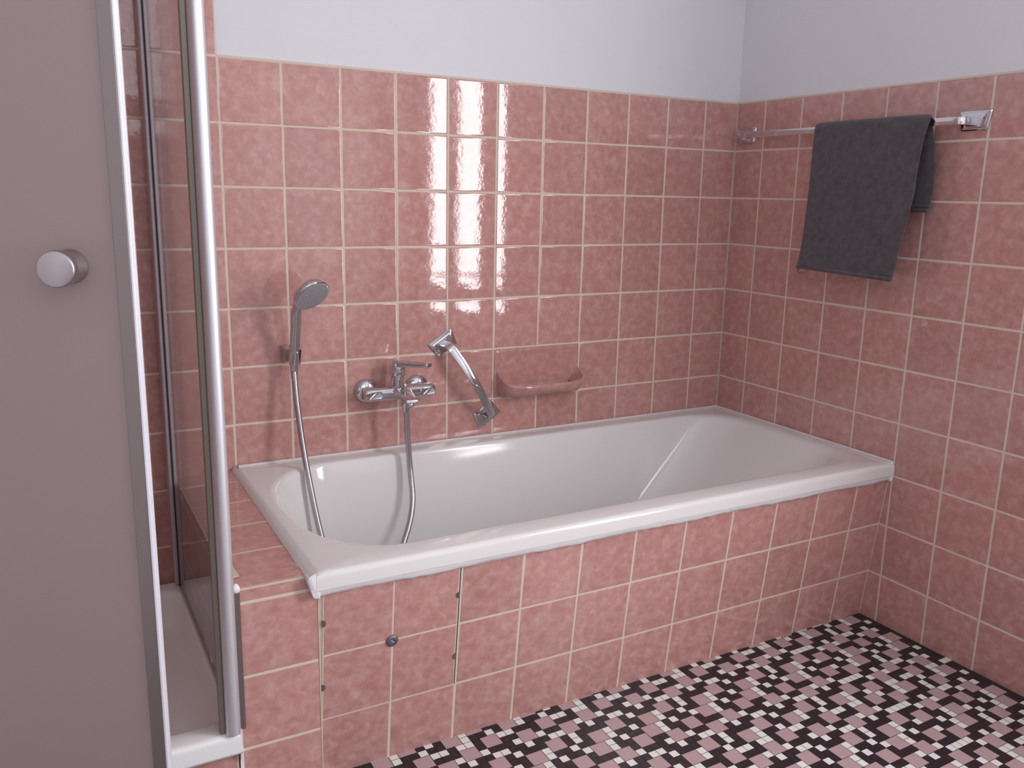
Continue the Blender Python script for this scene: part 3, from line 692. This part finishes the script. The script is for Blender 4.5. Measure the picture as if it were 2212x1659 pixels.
# ------------------------------------------------------------------ towel
twl = thing('towel', 'dark grey folded towel hanging over the chrome rail on right wall', 'towel', (-.06, -.59, 1.42))
th = .0085
# centre line of the cloth in x-z, with left and right y at each station
st = [(-.0300,1.190,-.440,-.7735), (-.0305,1.235,-.438,-.7790), (-.0330,1.300,-.433,-.7790), (-.0380,1.360,-.425,-.7740), (-.0430,1.400,-.415,-.7660), (-.0445,1.418,-.408,-.7620), (-.0480,1.4265,-.405,-.7620), (-.0555,1.4300,-.403,-.7650),
      (-.0640,1.4265,-.401,-.7700), (-.0690,1.416,-.4015,-.7740), (-.0715,1.395,-.404,-.7690), (-.0740,1.360,-.4050,-.7640), (-.0785,1.300,-.4100,-.7615), (-.0840,1.240,-.4145,-.7640), (-.0890,1.180,-.4170,-.7590), (-.0940,1.110,-.4180,-.7500), (-.0985,1.050,-.4155,-.7420), (-.1010,1.018,-.4120,-.7390)]
mb = MB(); NW = 26; ss = []
fine = []
for i in range(len(st)-1):
    for k in range(3):
        f = k/3; fine.append([st[i][q]+(st[i+1][q]-st[i][q])*f for q in range(4)])
fine.append(list(st[-1])); rs = []
for i, (x, z, ya, yb) in enumerate(fine):
    p0 = fine[max(0, i-1)]; p1 = fine[min(len(fine)-1, i+1)]; tx, tz = p1[0]-p0[0], p1[1]-p0[1]; l = math.hypot(tx, tz) or 1; nx_, nz_ = tz/l, -tx/l
    if i < 24: pass
    front = min(1, max(0, (1.40-z)/.3)) if x < -.06 else 0
    edge_th = th
    ring = []
    for side in (1, -1):
        rng = range(NW+1) if side == 1 else range(NW, -1, -1)
        for k in rng:
            f = k/NW; y = ya+(yb-ya)*f; wv = (.0035*math.sin(f*5.2+.6)+.0018*math.sin(f*13))*front
            e = min(f, 1-f)*NW; tk = th*(1 if e >= 2 else (.55 if e < .5 else .9))
            zz = z + (-.006*(1-2*f))*front*0 + (.010*(0.5-f) if z < 1.03 and x < -.06 else 0)
            ring.append((x+nx_*tk/2*side - wv, y, zz+nz_*tk/2*side))
    rs.append(ring)
mb.rings(rs, True, True, True); tb = mb.build('towel_cloth', 'grey_terry', twl, smooth=70)
# hem folds
mb = MB(); mb.sweep([(-.1035, -.4125+(-.7385+.4125)*k/8, 1.0195-.0045+ .010*(.5-k/8)) for k in range(9)], circ(.0058, 10)); mb.build('hem', 'grey_terry', twl, smooth=60)
mb = MB(); mb.sweep([(-.0300, -.440+(-.7730+.440)*k/8, 1.192) for k in range(9)], circ(.0062, 10)); mb.build('hem', 'grey_terry', twl, smooth=60)
mb = MB(); mb.sweep([(-.0350, -.440+(-.7760+.440)*k/8, 1.204) for k in range(9)], circ(.0035, 8)); mb.build('hem_stitching', 'grey_terry', twl, smooth=60)
mb = MB(); mb.sweep(spline([(-.100,-.416,1.019), (-.106,-.419,1.006), (-.110,-.430,1.0015), (-.108,-.446,1.007), (-.103,-.454,1.016)], 6), [(a*.0010, b_*.0045) for a, b_ in circ(1, 8)]); mb.build('hanging_loop', 'towel_loop_pink', twl, smooth=60)
